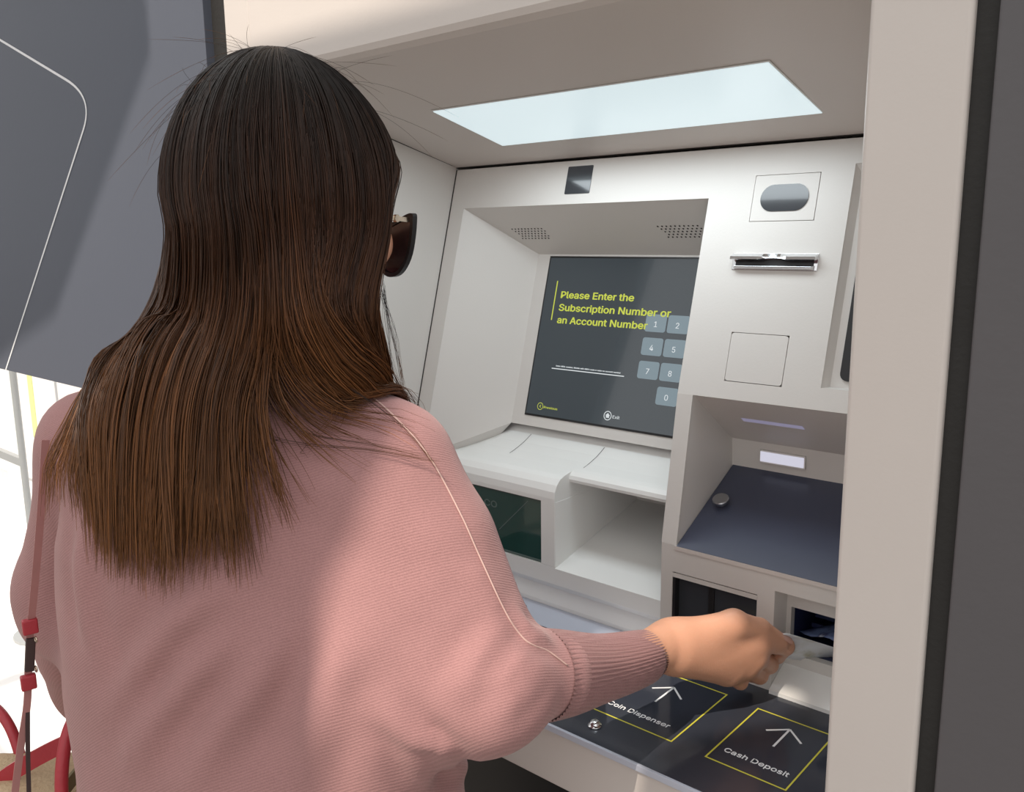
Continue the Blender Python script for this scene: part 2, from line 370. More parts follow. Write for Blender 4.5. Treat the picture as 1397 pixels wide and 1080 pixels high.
# shelf below the screen: left block with rounded nose, right lip over the coin pocket
nose = [(.9060,1.1490),(.8965,1.1455),(.8892,1.1388),(.8851,1.1300),(.8840,1.1208)]
top = [(1.006,1.2030),(.9985,1.1890),(.986,1.1755),(.968,1.1660),(.948,1.1590),(.927,1.1535)]
XB = -.7006                                      # right side of the window block
wx0, wx1, wz0, wz1 = -.945, -.7243, 1.0249, 1.1140
prof = top+nose+[(.884, wz1), (1.0, wz1), (1.006, 1.15)]
MB().extr(prof[::-1], XL+.001, XB).out('shelf_block', 'white', K, smooth=False)
for a_, b_ in ((XL+.001, wx0), (wx1, XB)): box('window_jamb', (a_, b_, .884, 1.08, wz0, wz1), 'white', K)
gb = MB().add([(wx0,.892,wz0),(wx1,.892,wz0),(wx1,.892,wz1),(wx0,.892,wz1),(wx0,1.02,wz0),(wx1,1.02,wz0),(wx1,1.02,wz1),(wx0,1.02,wz1)], [(4,5,6,7),(0,1,5,4),(0,4,7,3),(2,6,5,1)]).out('receipt_box', 'inner', K)
gw = MB().box(wx0, wx1, .8866, .8896, wz0, wz1).out('receipt_window', 'glassg', gb)
MB().box(wx0, wx1, .8836, .8866, wz1, wz1+.0010).out('window_joint', 'gap', gb)
MB().box(wx0, wx1, .8855, .8864, wz0+.001, wz0+.0035).out('window_sill_strip', 'faint', gw)
MB().add([(-.750,.8862,1.109),(-.7485,.8862,1.109),(-.803,.8862,1.056),(-.8045,.8862,1.056)], [(0,1,2,3)]).out('window_scratch', 'faint', gw)
FB = frame((0,.8864,0), (1,0,0), (0,0,1), (0,-1,0))
text('window_lettering', 'CO', FB, -.832, 1.0872, 0, .0242, .0180, 'faint', gw, bold=.02)
lipp = top[:5]+[(.930,1.1548),(.923,1.1520),(.9175,1.1475),(.9160,1.1424),(.9175,1.1382),(.923,1.1367),(1.006,1.1367)]
MB().extr(lipp[::-1], XB, -.5285).out('pocket_lip', 'white', K)
for u0, y0, y1 in ((-.825,.935,.985), (-.690,.935,.985)):
    zz = lambda y: np.interp(y, [p[0] for p in top[::-1]], [p[1] for p in top[::-1]])+.0004
    ys = np.linspace(y0, y1, 6); B = MB()
    for a_, b_ in zip(ys[:-1], ys[1:]): B.add([(u0-.0004,a_,zz(a_)),(u0+.0004,a_,zz(a_)),(u0+.0004,b_,zz(b_)),(u0-.0004,b_,zz(b_))], [(0,1,2,3)])
    B.out('shelf_joint', 'gap', K)
# coin pocket
MB().hexa([(XB,.884,1.0),(-.5285,.884,1.0),(-.5285,1.10,1.0),(XB,1.10,1.0),(XB,.884,1.0230),(-.5285,.884,1.0230),(-.5285,1.10,1.077),(XB,1.10,1.077)]).out('pocket_floor', 'white', K)
box('pocket_back', (XB, -.5285, 1.085, 1.10, 1.06, 1.137), 'white', K)
box('pocket_side', (XB-.01, XB+.0006, .8852, 1.10, 1.0, 1.116), 'white', K)
low = [(.884,1.0245),(.884,1.0002),(.886,.9966),(.8972,.9905),(.9003,.9860),(.898,.980),(.894,.966),(.894,.955),(1.08,.955),(1.08,1.0)]
MB().extr([low[0]]+low[1:9]+[(1.08,1.0245)], XL+.001, XB).extr([(.8838,1.0228)]+low[1:9]+[(1.08,1.0),(.90,1.02)], XB, -.5285).out('lower_ledge', 'white', K)
# right column: leaning middle, upright base
MB().fbox(FM, -.528, -.5074, 0, .181, -.02, 0).out('column_strip', 'ivory', K)
W1 = (-.512, -.403, .972, 1.0695); C1 = (-.382, -.262, .90, 1.0795)
sheet(FL, -.528, XR, .955, 1.104, [W1, C1], .02).out('column_base', 'ivory', K, bevel=.0008)
MB().box(-.528, -.52, .93, 1.2, .955, 1.27).out('column_side', 'ivory', K)
# slate tray with lit window
tr = MB().add([(-.507,.8755,1.104),(XR,.8755,1.104),(XR,1.011,1.174),(-.507,1.011,1.174),(-.507,1.008,1.2115),(XR,1.008,1.2115),(XR,.9045,1.2825),(-.507,.9045,1.2825)],
     [(3,2,5,4),(4,5,6,7),(0,3,4,7)]).out('tray_recess', 'ivory', K)
MB().hexa([(-.5060,.8730,1.1005),(XR,.8730,1.1005),(XR,1.011,1.1725),(-.5060,1.011,1.1725),(-.5060,.8725,1.1040),(XR,.8725,1.1040),(XR,1.011,1.1755),(-.5060,1.011,1.1755)]).out('slate_tray', 'traym', tr)
MB().box(-.509, XR, .8722, .8745, 1.0985, 1.1035).out('tray_edge', 'jamb', tr)
MB().box(-.4675, -.4085, 1.0055, 1.0085, 1.1862, 1.2025).out('led_surround', 'ivory', tr)
MB().box(-.4660, -.4100, 1.0045, 1.0065, 1.1880, 1.2005).out('led_window', 'led', tr)
MB().add([(-.466,.947,1.2530),(-.390,.947,1.2530),(-.390,.955,1.2475),(-.466,.955,1.2475)], [(0,1,2,3)]).out('led_reflection', 'ledp', tr)  # reflected LED light on the recess ceiling, put in as dim emission
tn = np.cross((1,0,0), np.array((0,1.011-.8725,1.1755-1.104))); tn /= np.linalg.norm(tn)
kp = np.array((-.4856,.9449,1.1414))
MB().lathe([(.0035,-.004),(.0035,.006),(.0098,.006),(.0102,.007),(.0102,.0098),(.0094,.0108),(.0001,.0108)], kp, tn, 28).out('tray_knob', 'steel', tr)
# coin dispenser flap
cf = MB().box(W1[0]+.001, W1[1]-.001, .886, .889, W1[2], W1[3]-.006).out('coin_flap', 'glassd', K)
MB().box(W1[0], W1[1], .8752, .882, W1[3]-.0065, W1[3]-.001).out('flap_hinge', 'ivory', cf)
MB().box(W1[0], W1[0]+.0035, .876, .889, W1[2], W1[3]-.001).out('flap_guide', 'black', cf)
MB().box(-.4685, -.4610, .8845, .8862, .992, 1.058).out('flap_slit', 'black', cf)
# cash slot
cr = MB().add([(C1[0],.8755,C1[2]),(C1[1],.8755,C1[2]),(C1[1],.8755,C1[3]),(C1[0],.8755,C1[3]),(C1[0]+.002,.904,.9),(C1[1]-.002,.904,.9),(C1[1]-.002,.904,C1[3]-.003),(C1[0]+.002,.904,C1[3]-.003)],
     [(0,4,7,3),(3,7,6,2),(1,2,6,5)]).out('cash_recess', 'ivory', K)
F9 = frame((0,.904,0), (1,0,0), (0,0,1), (0,-1,0))
sheet(F9, C1[0]+.002, C1[1]-.002, .95, C1[3]-.003, [(-.3745,-.272,.997,1.0535)], .01).out('cash_bezel', 'ivory', cr)
MB().add([(-.376,.91,.995),(-.270,.91,.995),(-.270,.91,1.056),(-.376,.91,1.056),(-.376,1.02,.995),(-.270,1.02,.995),(-.270,1.02,1.056),(-.376,1.02,1.056)], [(4,5,6,7),(0,1,5,4),(0,4,7,3),(2,6,5,1),(3,7,6,2)]).out('cash_mouth', 'blueslot', cr)
for i in range(4): MB().box(-.37, -.276, .955+.01*i, .958+.01*i, 1.012+.009*i, 1.017+.009*i).out('cash_roller', 'blueslot', cr)
MB().hexa([(C1[0]+.001,.868,.953),(C1[1],.868,.953),(C1[1],.905,.953),(C1[0]+.001,.905,.953),(C1[0]+.001,.868,.9645),(C1[1],.868,.9645),(C1[1],.905,.984),(C1[0]+.001,.905,.984)]).out('cash_ledge', 'white', cr)
# counter plate with prints
pl = box('counter_plate', (XL+.012, XR, .662, .895, .9525, .9600), 'slate', K, bevel=.0008)
box('plate_glass_edge', (XL+.012, XR, .6585, .6622, .9530, .9600), 'pale', pl, bevel=.0006)
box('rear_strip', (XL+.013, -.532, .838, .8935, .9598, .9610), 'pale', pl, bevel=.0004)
box('apron', (XL+.001, XR, .664, .74, .888, .9525), 'jamb', K, bevel=.002)
FP = frame((0,0,.9602), (1,0,0), (0,1,0), (0,0,1))
def frame_print(u0, u1, v0, v1, t=.0016):
    return MB().fbox(FP,u0,u1,v0,v0+t,0,.0002).fbox(FP,u0,u1,v1-t,v1,0,.0002).fbox(FP,u0,u0+t,v0+t,v1-t,0,.0002).fbox(FP,u1-t,u1,v0+t,v1-t,0,.0002).out('yellow_border', 'yellow', pl)
def arrow(u, v):                                   # tip at u,v pointing to the rear
    B = MB(); t = .0011
    for a, b in (((u, v-.0010), (u, v-.040)), ((u, v), (u-.0185, v-.0170)), ((u, v), (u+.0195, v-.0175))):
        a = np.array(a); b = np.array(b); q = (b-a)/np.linalg.norm(b-a); n = np.array((-q[1], q[0]))*t
        B.prism([tuple(a+n), tuple(b+n), tuple(b-n), tuple(a-n)], FP, 0, .0003)
    B.out('arrow_print', 'line', pl)
frame_print(-.517, -.4145, .714, .8355); frame_print(-.3765, -.292, .713, .831)
arrow(-.469, .8105); arrow(-.332, .813)
text('plate_caption', 'Coin Dispenser', FP, -.5085, .734, 0, .0775, .0142, 'line', pl, bold=.006)
text('plate_caption', 'Cash Deposit', FP, -.3670, .734, 0, .0670, .0142, 'line', pl, bold=.006)
for x, y in ((-.492,.688), (-.491,.866), (-.746,.867), (-.746,.688), (-.262,.688)):
    MB().lathe([(.0072,0),(.0075,.001),(.0072,.0018),(.0058,.002),(.0055,.0042),(.0040,.0060),(.0016,.0068),(.0001,.0066)], (x,y,.960), (0,0,1), 20).out('dome_screw', 'chrome', pl, smooth=True)
for o in bpy.data.objects:
    if o.parent and o.name not in _made: o.matrix_parent_inverse = K_inv if o.parent is K else Matrix.Identity(4)
_made = set(o.name for o in bpy.data.objects)
# ------------------------------------------------------------------ distance-field modelling for the person
def L2(a): return np.sqrt((a*a).sum(-1))
def rcone(p, a, b, r1, r2):
    a = np.array(a, float); b = np.array(b, float); ba = b-a; l2 = ba@ba
    t = np.clip(((p-a)@ba)/l2, 0, 1)
    return L2(p-a-t[..., None]*ba)-(r1+(r2-r1)*t)
def ell(p, c, ax, rad):
    q = np.stack([((p-np.array(c))@np.array(a)) for a in ax], -1); rad = np.array(rad, float)
    k0 = L2(q/rad); k1 = L2(q/(rad*rad)); return k0*(k0-1)/np.maximum(k1, 1e-9)
def smin(a, b, k):
    h = np.clip(.5+.5*(b-a)/k, 0, 1); return b*(1-h)+a*h-k*h*(1-h)
def smax(a, b, k): return -smin(-a, -b, k)
def surfnet(fn, lo, hi, h):
    lo = np.array(lo, float); n = np.ceil((np.array(hi)-lo)/h).astype(int)+1
    g = np.stack(np.meshgrid(*[lo[i]+h*np.arange(n[i]) for i in range(3)], indexing='ij'), -1)
    val = fn(g).astype(np.float32); ins = val < 0
    C = [(i, j, k) for i in (0,1) for j in (0,1) for k in (0,1)]
    sl = lambda A, c: A[c[0]:n[0]-1+c[0], c[1]:n[1]-1+c[1], c[2]:n[2]-1+c[2]]
    cnt = sum(sl(ins, c).astype(np.int8) for c in C); act = (cnt > 0) & (cnt < 8)
    idx = np.full(act.shape, -1); idx[act] = np.arange(act.sum()); ci = np.argwhere(act)
    S = np.zeros((len(ci), 3)); N = np.zeros(len(ci))
    for c in C:
        for ax in range(3):
            if c[ax]: continue
            d = list(c); d[ax] = 1
            v0 = val[tuple((ci+np.array(c)).T)]; v1 = val[tuple((ci+np.array(d)).T)]
            x = (v0 < 0) != (v1 < 0); t = np.where(x, v0/np.where(x, v0-v1, 1), 0)
            P = np.tile(np.array(c, float), (len(ci), 1)); P[:, ax] += t
            S[x] += P[x]; N[x] += 1
    V = lo+h*(ci+S/N[:, None]); Fq = []
    for ax in range(3):
        b, c = (ax+1) % 3, (ax+2) % 3
        s0 = [slice(None)]*3; s1 = [slice(None)]*3
        s0[ax] = slice(0, n[ax]-1); s1[ax] = slice(1, n[ax])
        i0 = ins[tuple(s0)]; i1 = ins[tuple(s1)]; e = np.argwhere(i0 != i1)
        ok = (e[:, b] > 0) & (e[:, c] > 0) & (e[:, b] < n[b]-1) & (e[:, c] < n[c]-1); e = e[ok]
        def cell(db, dc):
            q = e.copy(); q[:, b] -= db; q[:, c] -= dc; return idx[tuple(q.T)]
        q = np.stack([cell(1,1), cell(0,1), cell(0,0), cell(1,0)], 1)
        fl = ~i0[tuple(e.T)]; q[fl] = q[fl][:, ::-1]; Fq.append(q)
    return V, np.concatenate(Fq)
def mesh_np(name, V, F, materials, parent=None, smooth=True, midx=None):
    me = bpy.data.meshes.new(name); k = F.shape[1]
    me.vertices.add(len(V)); me.vertices.foreach_set('co', np.ascontiguousarray(V, np.float32).ravel())
    me.loops.add(F.size); me.loops.foreach_set('vertex_index', np.ascontiguousarray(F, np.int32).ravel())
    me.polygons.add(len(F)); me.polygons.foreach_set('loop_start', np.arange(0, F.size, k, dtype=np.int32))
    me.update(calc_edges=True)
    if smooth: me.polygons.foreach_set('use_smooth', np.ones(len(F), bool))
    for q in materials: me.materials.append(q)
    if midx is not None: me.polygons.foreach_set('material_index', np.ascontiguousarray(midx, np.int32))
    o = bpy.data.objects.new(name, me); COL.objects.link(o)
    if parent: o.parent = parent
    return o

# ------------------------------------------------------------------ the person
W = empty('person', (-.70, .42, 0))
tag(W, 'person seen from behind in mauve sweater with long brown hair, reaching to the cash slot', 'person')
PT = R(21.8)                                        # torso turned left of the machine's normal
TF = np.array([-math.sin(PT), math.cos(PT), 0]); TR = np.array([math.cos(PT), math.sin(PT), 0]); UP = np.array([0,0,1.0])
PH = R(10); HF = np.array([-math.sin(PH), math.cos(PH), 0]); HR = np.array([math.cos(PH), math.sin(PH), 0])
shR, shL = at(530,645,.745), at(132,608,.86)
MID = (shR+shL)/2
elb = at(668,915,.725); wri = at(912,882,.893); cufA, cufB = at(752,918,.762), at(888,893,.872)
elL = at(95,800,.935); wrL = at(120,960,1.10)
HC = np.array([-.648,.448,1.500]); NB = np.array([-.690,.424,1.345])
# --- skin colours
def skin_mat(name, col, rough=.45):
    M = mat(name, col, rough, var=.05, vscale=35, bump=.12, bscale=500); b = M.node_tree.nodes['Principled BSDF']
    b.inputs['Subsurface Weight'].default_value = .12; b.inputs['Subsurface Radius'].default_value = (.012,.005,.003); b.inputs['Subsurface Scale'].default_value = .3
    return M
SK = skin_mat('skin', (.60, .31, .20)); LIPM = skin_mat('lips', (.42, .10, .09)); NAIL = skin_mat('nail', (.62, .36, .29), .2)
# --- body, coarse: head with face, neck, trunk, arms, legs
def head_sdf(p):
    ax = (HR, HF, UP)
    d = ell(p, HC+UP*.012-HF*.006, ax, (.070,.090,.100))
    d = smin(d, ell(p, HC+HF*.032-UP*.050, ax, (.052,.056,.062)), .03)        # face and jaw
    d = smin(d, ell(p, HC+HF*.062-UP*.098, ax, (.020,.018,.016)), .03)        # chin
    d = smin(d, rcone(p, HC+HF*.090-UP*.002, HC+HF*.108-UP*.042, .006, .0095), .014)   # nose
    for s in (-1, 1):
        d = smin(d, rcone(p, HC+HF*.083+UP*.022+HR*.012*s, HC+HF*.072+UP*.022+HR*.046*s, .008, .007), .015)   # brow
        d = smin(d, ell(p, HC+HF*.072-UP*.035+HR*.036*s, ax, (.018,.014,.018)), .02)      # cheek
        d = smin(d, rcone(p, HC+HF*.097-UP*.045+HR*.009*s, HC+HF*.095-UP*.045+HR*.012*s, .0055, .005), .008)
        d = smin(d, ell(p, HC-HF*.004-UP*.012+HR*.067*s, ax, (.008,.018,.030)), .008)     # ear
        d = smax(d, -ell(p, HC+HF*.094+UP*.002+HR*.031*s, ax, (.016,.010,.009)), .012)    # eye socket
        d = smin(d, ell(p, HC+HF*.080+UP*.002+HR*.031*s, ax, (.0125,.0125,.0115)), .003)
    d = smin(d, rcone(p, HC+HF*.088-UP*.066-HR*.014, HC+HF*.088-UP*.066+HR*.014, .005, .005), .006)     # lips
    d = smin(d, rcone(p, HC+HF*.087-UP*.075-HR*.010, HC+HF*.087-UP*.075+HR*.010, .0055, .0055), .006)
    return d
def body_sdf(p):
    d = head_sdf(p)
    d = smin(d, rcone(p, NB-UP*.03, HC-UP*.05-HF*.012, .052, .047), .03)
    tr = ell(p, MID-UP*.13-TF*0, (TR,TF,UP), (.150,.095,.20)); d = smin(d, tr, .05)
    d = smin(d, ell(p, MID-UP*.40, (TR,TF,UP), (.150,.105,.17)), .06)
    d = smin(d, rcone(p, NB-UP*.04, shR-UP*.01, .05, .045), .03); d = smin(d, rcone(p, NB-UP*.04, shL-UP*.01, .05, .045), .03)
    d = smin(d, rcone(p, shR, elb, .042, .031), .03); d = smin(d, rcone(p, elb, cufA*.5+cufB*.5, .030, .019), .02)
    d = smin(d, rcone(p, shL, elL, .044, .036), .03); d = smin(d, rcone(p, elL, wrL, .036, .024), .02)
    d = smin(d, ell(p, wrL+TF*.05-UP*.02, (TR,TF,UP), (.016,.05,.036)), .02)
    for s in (-1, 1):
        hip = MID-UP*.47+TR*.085*s; kn = hip-UP*.40+TF*.02; an = np.array([kn[0], kn[1], .09])-TF*.02
        d = smin(d, rcone(p, hip, kn, .082, .055), .04); d = smin(d, rcone(p, kn, an, .054, .036), .03)
    return d
V1, F1 = surfnet(lambda p: body_sdf(p), MID-np.array([.30,.26,1.26]), MID+np.array([.36,.36,.36]), .011)
Vh, Fh = surfnet(head_sdf, HC-.135, HC+.145, .0035)
# coarse mesh keeps only what is below the neck; the head is finer and sits on the same neck
keep = (V1[F1][:, :, 2].mean(1) < HC[2]-.075) | (L2((V1[F1].mean(1)-HC)[:, :2]) > .14)
F1 = F1[keep]
# --- right hand, fine: thumb on top pressing the note on the side of the curled index finger
hd = {}
mcp = [at(1030,874,.924), at(1028,893,.930), at(1014,909,.930), at(990,918,.924)]
pip_ = [at(1071,881,.948), at(1049,906,.958), at(1036,921,.955), at(1010,930,.944)]
dip = [at(1060,894,.972), at(1034,908,.982), at(1018,919,.977), at(998,926,.962)]
tip = [at(1038,892,.968), at(1012,900,.966), at(1000,909,.962), at(984,916,.952)]
tcm, tmc, tip1, ttp = at(940,864,.898), at(1001,850,.905), at(1036,857,.920), at(1066,874,.936)
frR = [.0098, .0100, .0092, .0080]
pback = (at(960,885,.905)-at(960,885,.93))
def hand_sdf(p):
    d = rcone(p, cufA*.55+cufB*.45, wri, .0235, .0205)
    d = smin(d, rcone(p, cufB*.4+wri*.6+np.array([0,0,.004]), wri+np.array([-.008,0,.002]), .0205, .020), .012)
    for i in range(4):
        st = wri+(mcp[i]-wri)*.12
        d = smin(d, rcone(p, st, mcp[i], .0195, [.0145,.0142,.0135,.0120][i]), .016)
        d = smin(d, rcone(p, st+np.array([-.012,.004,0]), mcp[i]+np.array([-.010,.006,0]), .017, .011), .012)
    f_ = None
    for i in range(4):
        q = rcone(p, mcp[i], pip_[i], frR[i]+.0022, frR[i]); q = smin(q, rcone(p, pip_[i], dip[i], frR[i], frR[i]-.001), .003)
        q = smin(q, rcone(p, dip[i], tip[i], frR[i]-.001, frR[i]-.002), .003)
        f_ = q if f_ is None else smin(f_, q, .0022)
    d = smin(d, f_, .007)
    d = smin(d, rcone(p, wri+(tcm-wri)*.4, tmc, .018, .0145), .016)
    t = smin(rcone(p, tmc, tip1, .0135, .0108), rcone(p, tip1, ttp, .0108, .0078), .004)
    return smin(d, t, .006)
lo_ = np.minimum.reduce([cufB, wri, *mcp, *pip_, *dip, *tip, ttp])-.045; hi_ = np.maximum.reduce([cufB, wri, *mcp, *pip_, *dip, *tip, ttp])+.04
lo_[1] = cufB[1]-.05
Vd, Fd = surfnet(hand_sdf, lo_, hi_, .0021)
nv1, nvh = len(V1), len(Vh)
Vb = np.concatenate([V1, Vh, Vd]); Fb = np.concatenate([F1, Fh+nv1, Fd+nv1+nvh])
ce = Vb[Fb].mean(1); lipc = HC+HF*.091-UP*.070
lm = (np.abs((ce-lipc)@UP) < .011) & (np.abs((ce-lipc)@HR) < .021) & (((ce-lipc)@HF) > -.006)
body = mesh_np('body', Vb, Fb, [SK, LIPM], W, midx=lm.astype(int))
# nail on the thumb
td = (ttp-tip1)/np.linalg.norm(ttp-tip1); tu = np.array([.35,-.25,.9]); tu -= td*(tu@td); tu /= np.linalg.norm(tu); ts = np.cross(td, tu)
vn = []; 
for i in range(7):
    for j in range(7):
        a, b_ = i/6, (j-3)/3
        wd = .0062*(1-.25*(1-a)**2)*(1 if a < .9 else .85)
        c = ttp+td*(-.009+.0175*a); vn.append(c+ts*wd*b_+tu*(.0088-.0026*b_*b_-.001*max(0, a-.55)))
mk('thumb_nail', vn, [(i*7+j, i*7+j+1, i*7+j+8, i*7+j+7) for i in range(6) for j in range(6)], NAIL, body, smooth=True)
# --- sweater
zt = np.array([.78, .90, 1.00, 1.10, 1.20, 1.28, 1.34, 1.40])
hx = np.array([.190, .192, .192, .186, .172, .145, .095, .05]); hy_ = np.array([.128, .130, .130, .126, .118, .104, .082, .05])
sx_ = np.array([.020, .020, .020, .014, .008, .002, .006, .010]); sy_ = np.array([.0, .0, .0, -.004, -.008, -.008, -.004, .002])
def torso(p):
    z = p[..., 2]; q = p-MID; x = q@TR-np.interp(z, zt, sx_); y = q@TF-np.interp(z, zt, sy_)
    a = np.interp(z, zt, hx); b = np.interp(z, zt, hy_)
    e = 2.4; k = (np.abs(x/a)**e+np.abs(y/b)**e)**(1/e)
    d = (k-1)*np.minimum(a, b)*.9
    return smax(d, np.maximum(.80-z, z-1.38), .02)
WEB = [(at(600,740,.735), .046), (at(560,830,.735), .050), (at(540,900,.735), .050), (at(530,960,.745), .046)]
def sweater_raw(p):
    d = torso(p)
    d = smin(d, rcone(p, NB+TR*.055-UP*.022, shR+UP*.004, .036, .046), .04)
    d = smin(d, rcone(p, NB-TR*.055-UP*.022, shL+UP*.004, .036, .046), .04)
    ar = smin(rcone(p, shR, elb, .047, .041), rcone(p, elb+UP*.002, cufA, .043, .038), .02)
    for q_, r_ in WEB: ar = smin(ar, rcone(p, q_, elb-UP*.016, r_, .038), .03)
    d = smin(d, ar, .055)
    al = smin(rcone(p, shL, elL, .048, .050), rcone(p, elL, wrL, .054, .036), .02)
    al = smin(al, rcone(p, at(170,930,.86), elL-UP*.03, .04, .04), .03)
    d = smin(d, al, .03)
    return d
def g1(t): return np.exp(-t*t)
def sweater(p):
    d = sweater_raw(p)
    for L_f, wdt, amp in FOLDS:                       # each fold is a soft ridge along a line on the knit
        shp = p.shape[:-1]; rr_ = np.full(shp, 9.0); fd = np.ones(shp); n_ = len(L_f)-1
        for k_ in range(n_):
            a, b = L_f[k_], L_f[k_+1]; ba = b-a; t = np.clip(((p-a)@ba)/(ba@ba), 0, 1); q = L2(p-a-t[..., None]*ba)
            u = (k_+t)/n_; m_ = q < rr_; rr_ = np.where(m_, q, rr_); fd = np.where(m_, np.minimum(1, 3.2*np.minimum(u, 1-u)+.12), fd)
        d = d-amp*(g1(rr_/wdt)-.5*g1((rr_-2.0*wdt)/wdt))*fd
    n = np.sin(p[..., 0]*41+p[..., 2]*23)*np.sin(p[..., 1]*37-p[..., 2]*31)
    d = d-.0015*n
    nk = rcone(p, NB-UP*.03+TF*.012, NB+UP*.10+TF*.03, .066, .080)               # neck opening
    return smax(d, -nk, .008)
def cast(x, y, fn, d0=.5):
    t = d0
    for _ in range(60):
        s = float(fn(at(x, y, t)[None])[0])
        if s < .0006: break
        t += s*.7
    return at(x, y, t)
FOLDS = [([cast(x, y, sweater_raw) for x, y in smoothpath2], wd_, am_) for smoothpath2, wd_, am_ in (
  ([(300,800),(240,850),(190,910),(150,985)], .012, .0075), ([(330,860),(260,920),(205,985),(165,1060)], .013, .008), ([(400,850),(345,930),(290,1010),(255,1078)], .014, .006),
  ([(480,860),(440,950),(410,1075)], .015, .005), ([(120,700),(112,800),(125,900)], .012, .006), ([(560,1000),(600,1025),(640,1050)], .008, .006), ([(520,960),(560,1010),(590,1070)], .010, .005),
  ([(690,860),(650,905),(615,960)], .010, .0045), ([(728,885),(700,915),(665,950)], .009, .005), ([(745,905),(715,945),(680,975)], .008, .004), ([(705,835),(725,862),(752,872)], .007, .006), ([(640,760),(665,800),(690,850)], .012, .003))]
Vs, Fs = surfnet(sweater, MID-np.array([.34,.30,.54]), MID+np.array([.36,.42,.13]), .0058)
def knit(name, col, ribs=False):
    M = mat(name, col, .85); nt = M.node_tree; b = nt.nodes['Principled BSDF']
    b.inputs['Sheen Weight'].default_value = .25; b.inputs['Sheen Tint'].default_value = (.9,.75,.72,1); b.inputs['Specular IOR Level'].default_value = .15
    tc = nt.nodes.new('ShaderNodeTexCoord'); mp = nt.nodes.new('ShaderNodeMapping'); mp.inputs['Rotation'].default_value = (R(20), R(35), R(-22))
    wv = nt.nodes.new('ShaderNodeTexWave'); wv.bands_direction = 'Z'; wv.inputs['Scale'].default_value = 150; wv.inputs['Distortion'].default_value = .6; wv.inputs['Detail'].default_value = 1; wv.inputs['Detail Scale'].default_value = 3
    n = nt.nodes.new('ShaderNodeTexNoise'); n.inputs['Scale'].default_value = 700; n2 = nt.nodes.new('ShaderNodeTexNoise'); n2.inputs['Scale'].default_value = 18
    nt.links.new(tc.outputs['Object'], mp.inputs[0]); nt.links.new(mp.outputs[0], wv.inputs[0]); nt.links.new(tc.outputs['Object'], n.inputs[0]); nt.links.new(tc.outputs['Object'], n2.inputs[0])
    ad = nt.nodes.new('ShaderNodeMath'); ad.operation = 'MULTIPLY_ADD'; ad.inputs[1].default_value = .45
    nt.links.new(wv.outputs['Fac'], ad.inputs[0]); nt.links.new(n.outputs['Fac'], ad.inputs[2])
    rmp = nt.nodes.new('ShaderNodeMapRange'); rmp.inputs[1].default_value = .2; rmp.inputs[2].default_value = 1.1; rmp.inputs[3].default_value = .82; rmp.inputs[4].default_value = 1.14
    nt.links.new(ad.outputs[0], rmp.inputs[0])
    mu = nt.nodes.new('ShaderNodeMath'); mu.operation = 'MULTIPLY'; r2 = nt.nodes.new('ShaderNodeMapRange'); r2.inputs[3].default_value = .92; r2.inputs[4].default_value = 1.08
    nt.links.new(n2.outputs['Fac'], r2.inputs[0]); nt.links.new(rmp.outputs[0], mu.inputs[0]); nt.links.new(r2.outputs[0], mu.inputs[1])
    sc = nt.nodes.new('ShaderNodeVectorMath'); sc.operation = 'SCALE'; sc.inputs[0].default_value = col
    nt.links.new(mu.outputs[0], sc.inputs['Scale']); nt.links.new(sc.outputs[0], b.inputs['Base Color'])
    bp = nt.nodes.new('ShaderNodeBump'); bp.inputs['Strength'].default_value = .35; bp.inputs['Distance'].default_value = .001
    nt.links.new(ad.outputs[0], bp.inputs['Height']); nt.links.new(bp.outputs[0], b.inputs['Normal'])
    return M
KN = knit('mauve_knit', (.385, .208, .204)); KNC = knit('mauve_rib_knit', (.31, .168, .166))
sw = mesh_np('sweater', Vs, Fs, [KN], W)
# ribbed cuff
ax_ = cufB-cufA; ln = np.linalg.norm(ax_); ax_ = ax_/ln; e1 = np.cross(ax_, UP); e1 /= np.linalg.norm(e1); e2 = np.cross(e1, ax_)
NA, NL = 168, 14; vv = []
for i in range(NL+1):
    t = i/NL; c = cufA+ax_*(-.012+(ln+.012)*t)-UP*.004*math.sin(t*3.1)
    r0 = .0365+(.0232-.0365)*t**.9; r0 += .0012*math.sin(t*9)*(1-t)
    if i == NL: r0 -= .0022
    for k in range(NA):
        a = 2*math.pi*k/NA; rb = .0010 if k % 3 == 0 else (-.0004)
        vv.append(c+(e1*math.cos(a)+e2*math.sin(a)*1.06)*(r0+rb))
ff = [(i*NA+k, i*NA+(k+1) % NA, (i+1)*NA+(k+1) % NA, (i+1)*NA+k) for i in range(NL) for k in range(NA)]
c = cufB-ax_*.006
vv += [c+(e1*math.cos(2*math.pi*k/NA)+e2*math.sin(2*math.pi*k/NA))*.0195 for k in range(NA)]
ff += [(NL*NA+k, NL*NA+(k+1) % NA, (NL+1)*NA+(k+1) % NA, (NL+1)*NA+k) for k in range(NA)]
mk('cuff', vv, ff, KNC, sw, smooth=True)
# sleeve seam: a thin cord laid on the knit
def onto(P, fn, off):
    P = np.array(P, float); h = 1e-3
    for _ in range(12):
        d = fn(P); g = np.stack([(fn(P+h*e)-fn(P-h*e))/(2*h) for e in np.eye(3)], -1)
        g /= np.maximum(L2(g), 1e-6)[:, None]; P = P-g*((d-off)*.9)[:, None]
    return P
sp = smoothpath([(490,527,0),(535,565,0),(585,622,0),(628,700,0),(655,760,0),(690,835,0),(712,868,0),(728,880,0),(748,888,0),(775,908,0)], 8)
MB().tube([cast(q[0], q[1], sweater)+np.array([.0,-.0002,.0002]) for q in sp], .00075, 6).out('sleeve_seam', 'thread', sw, smooth=True)
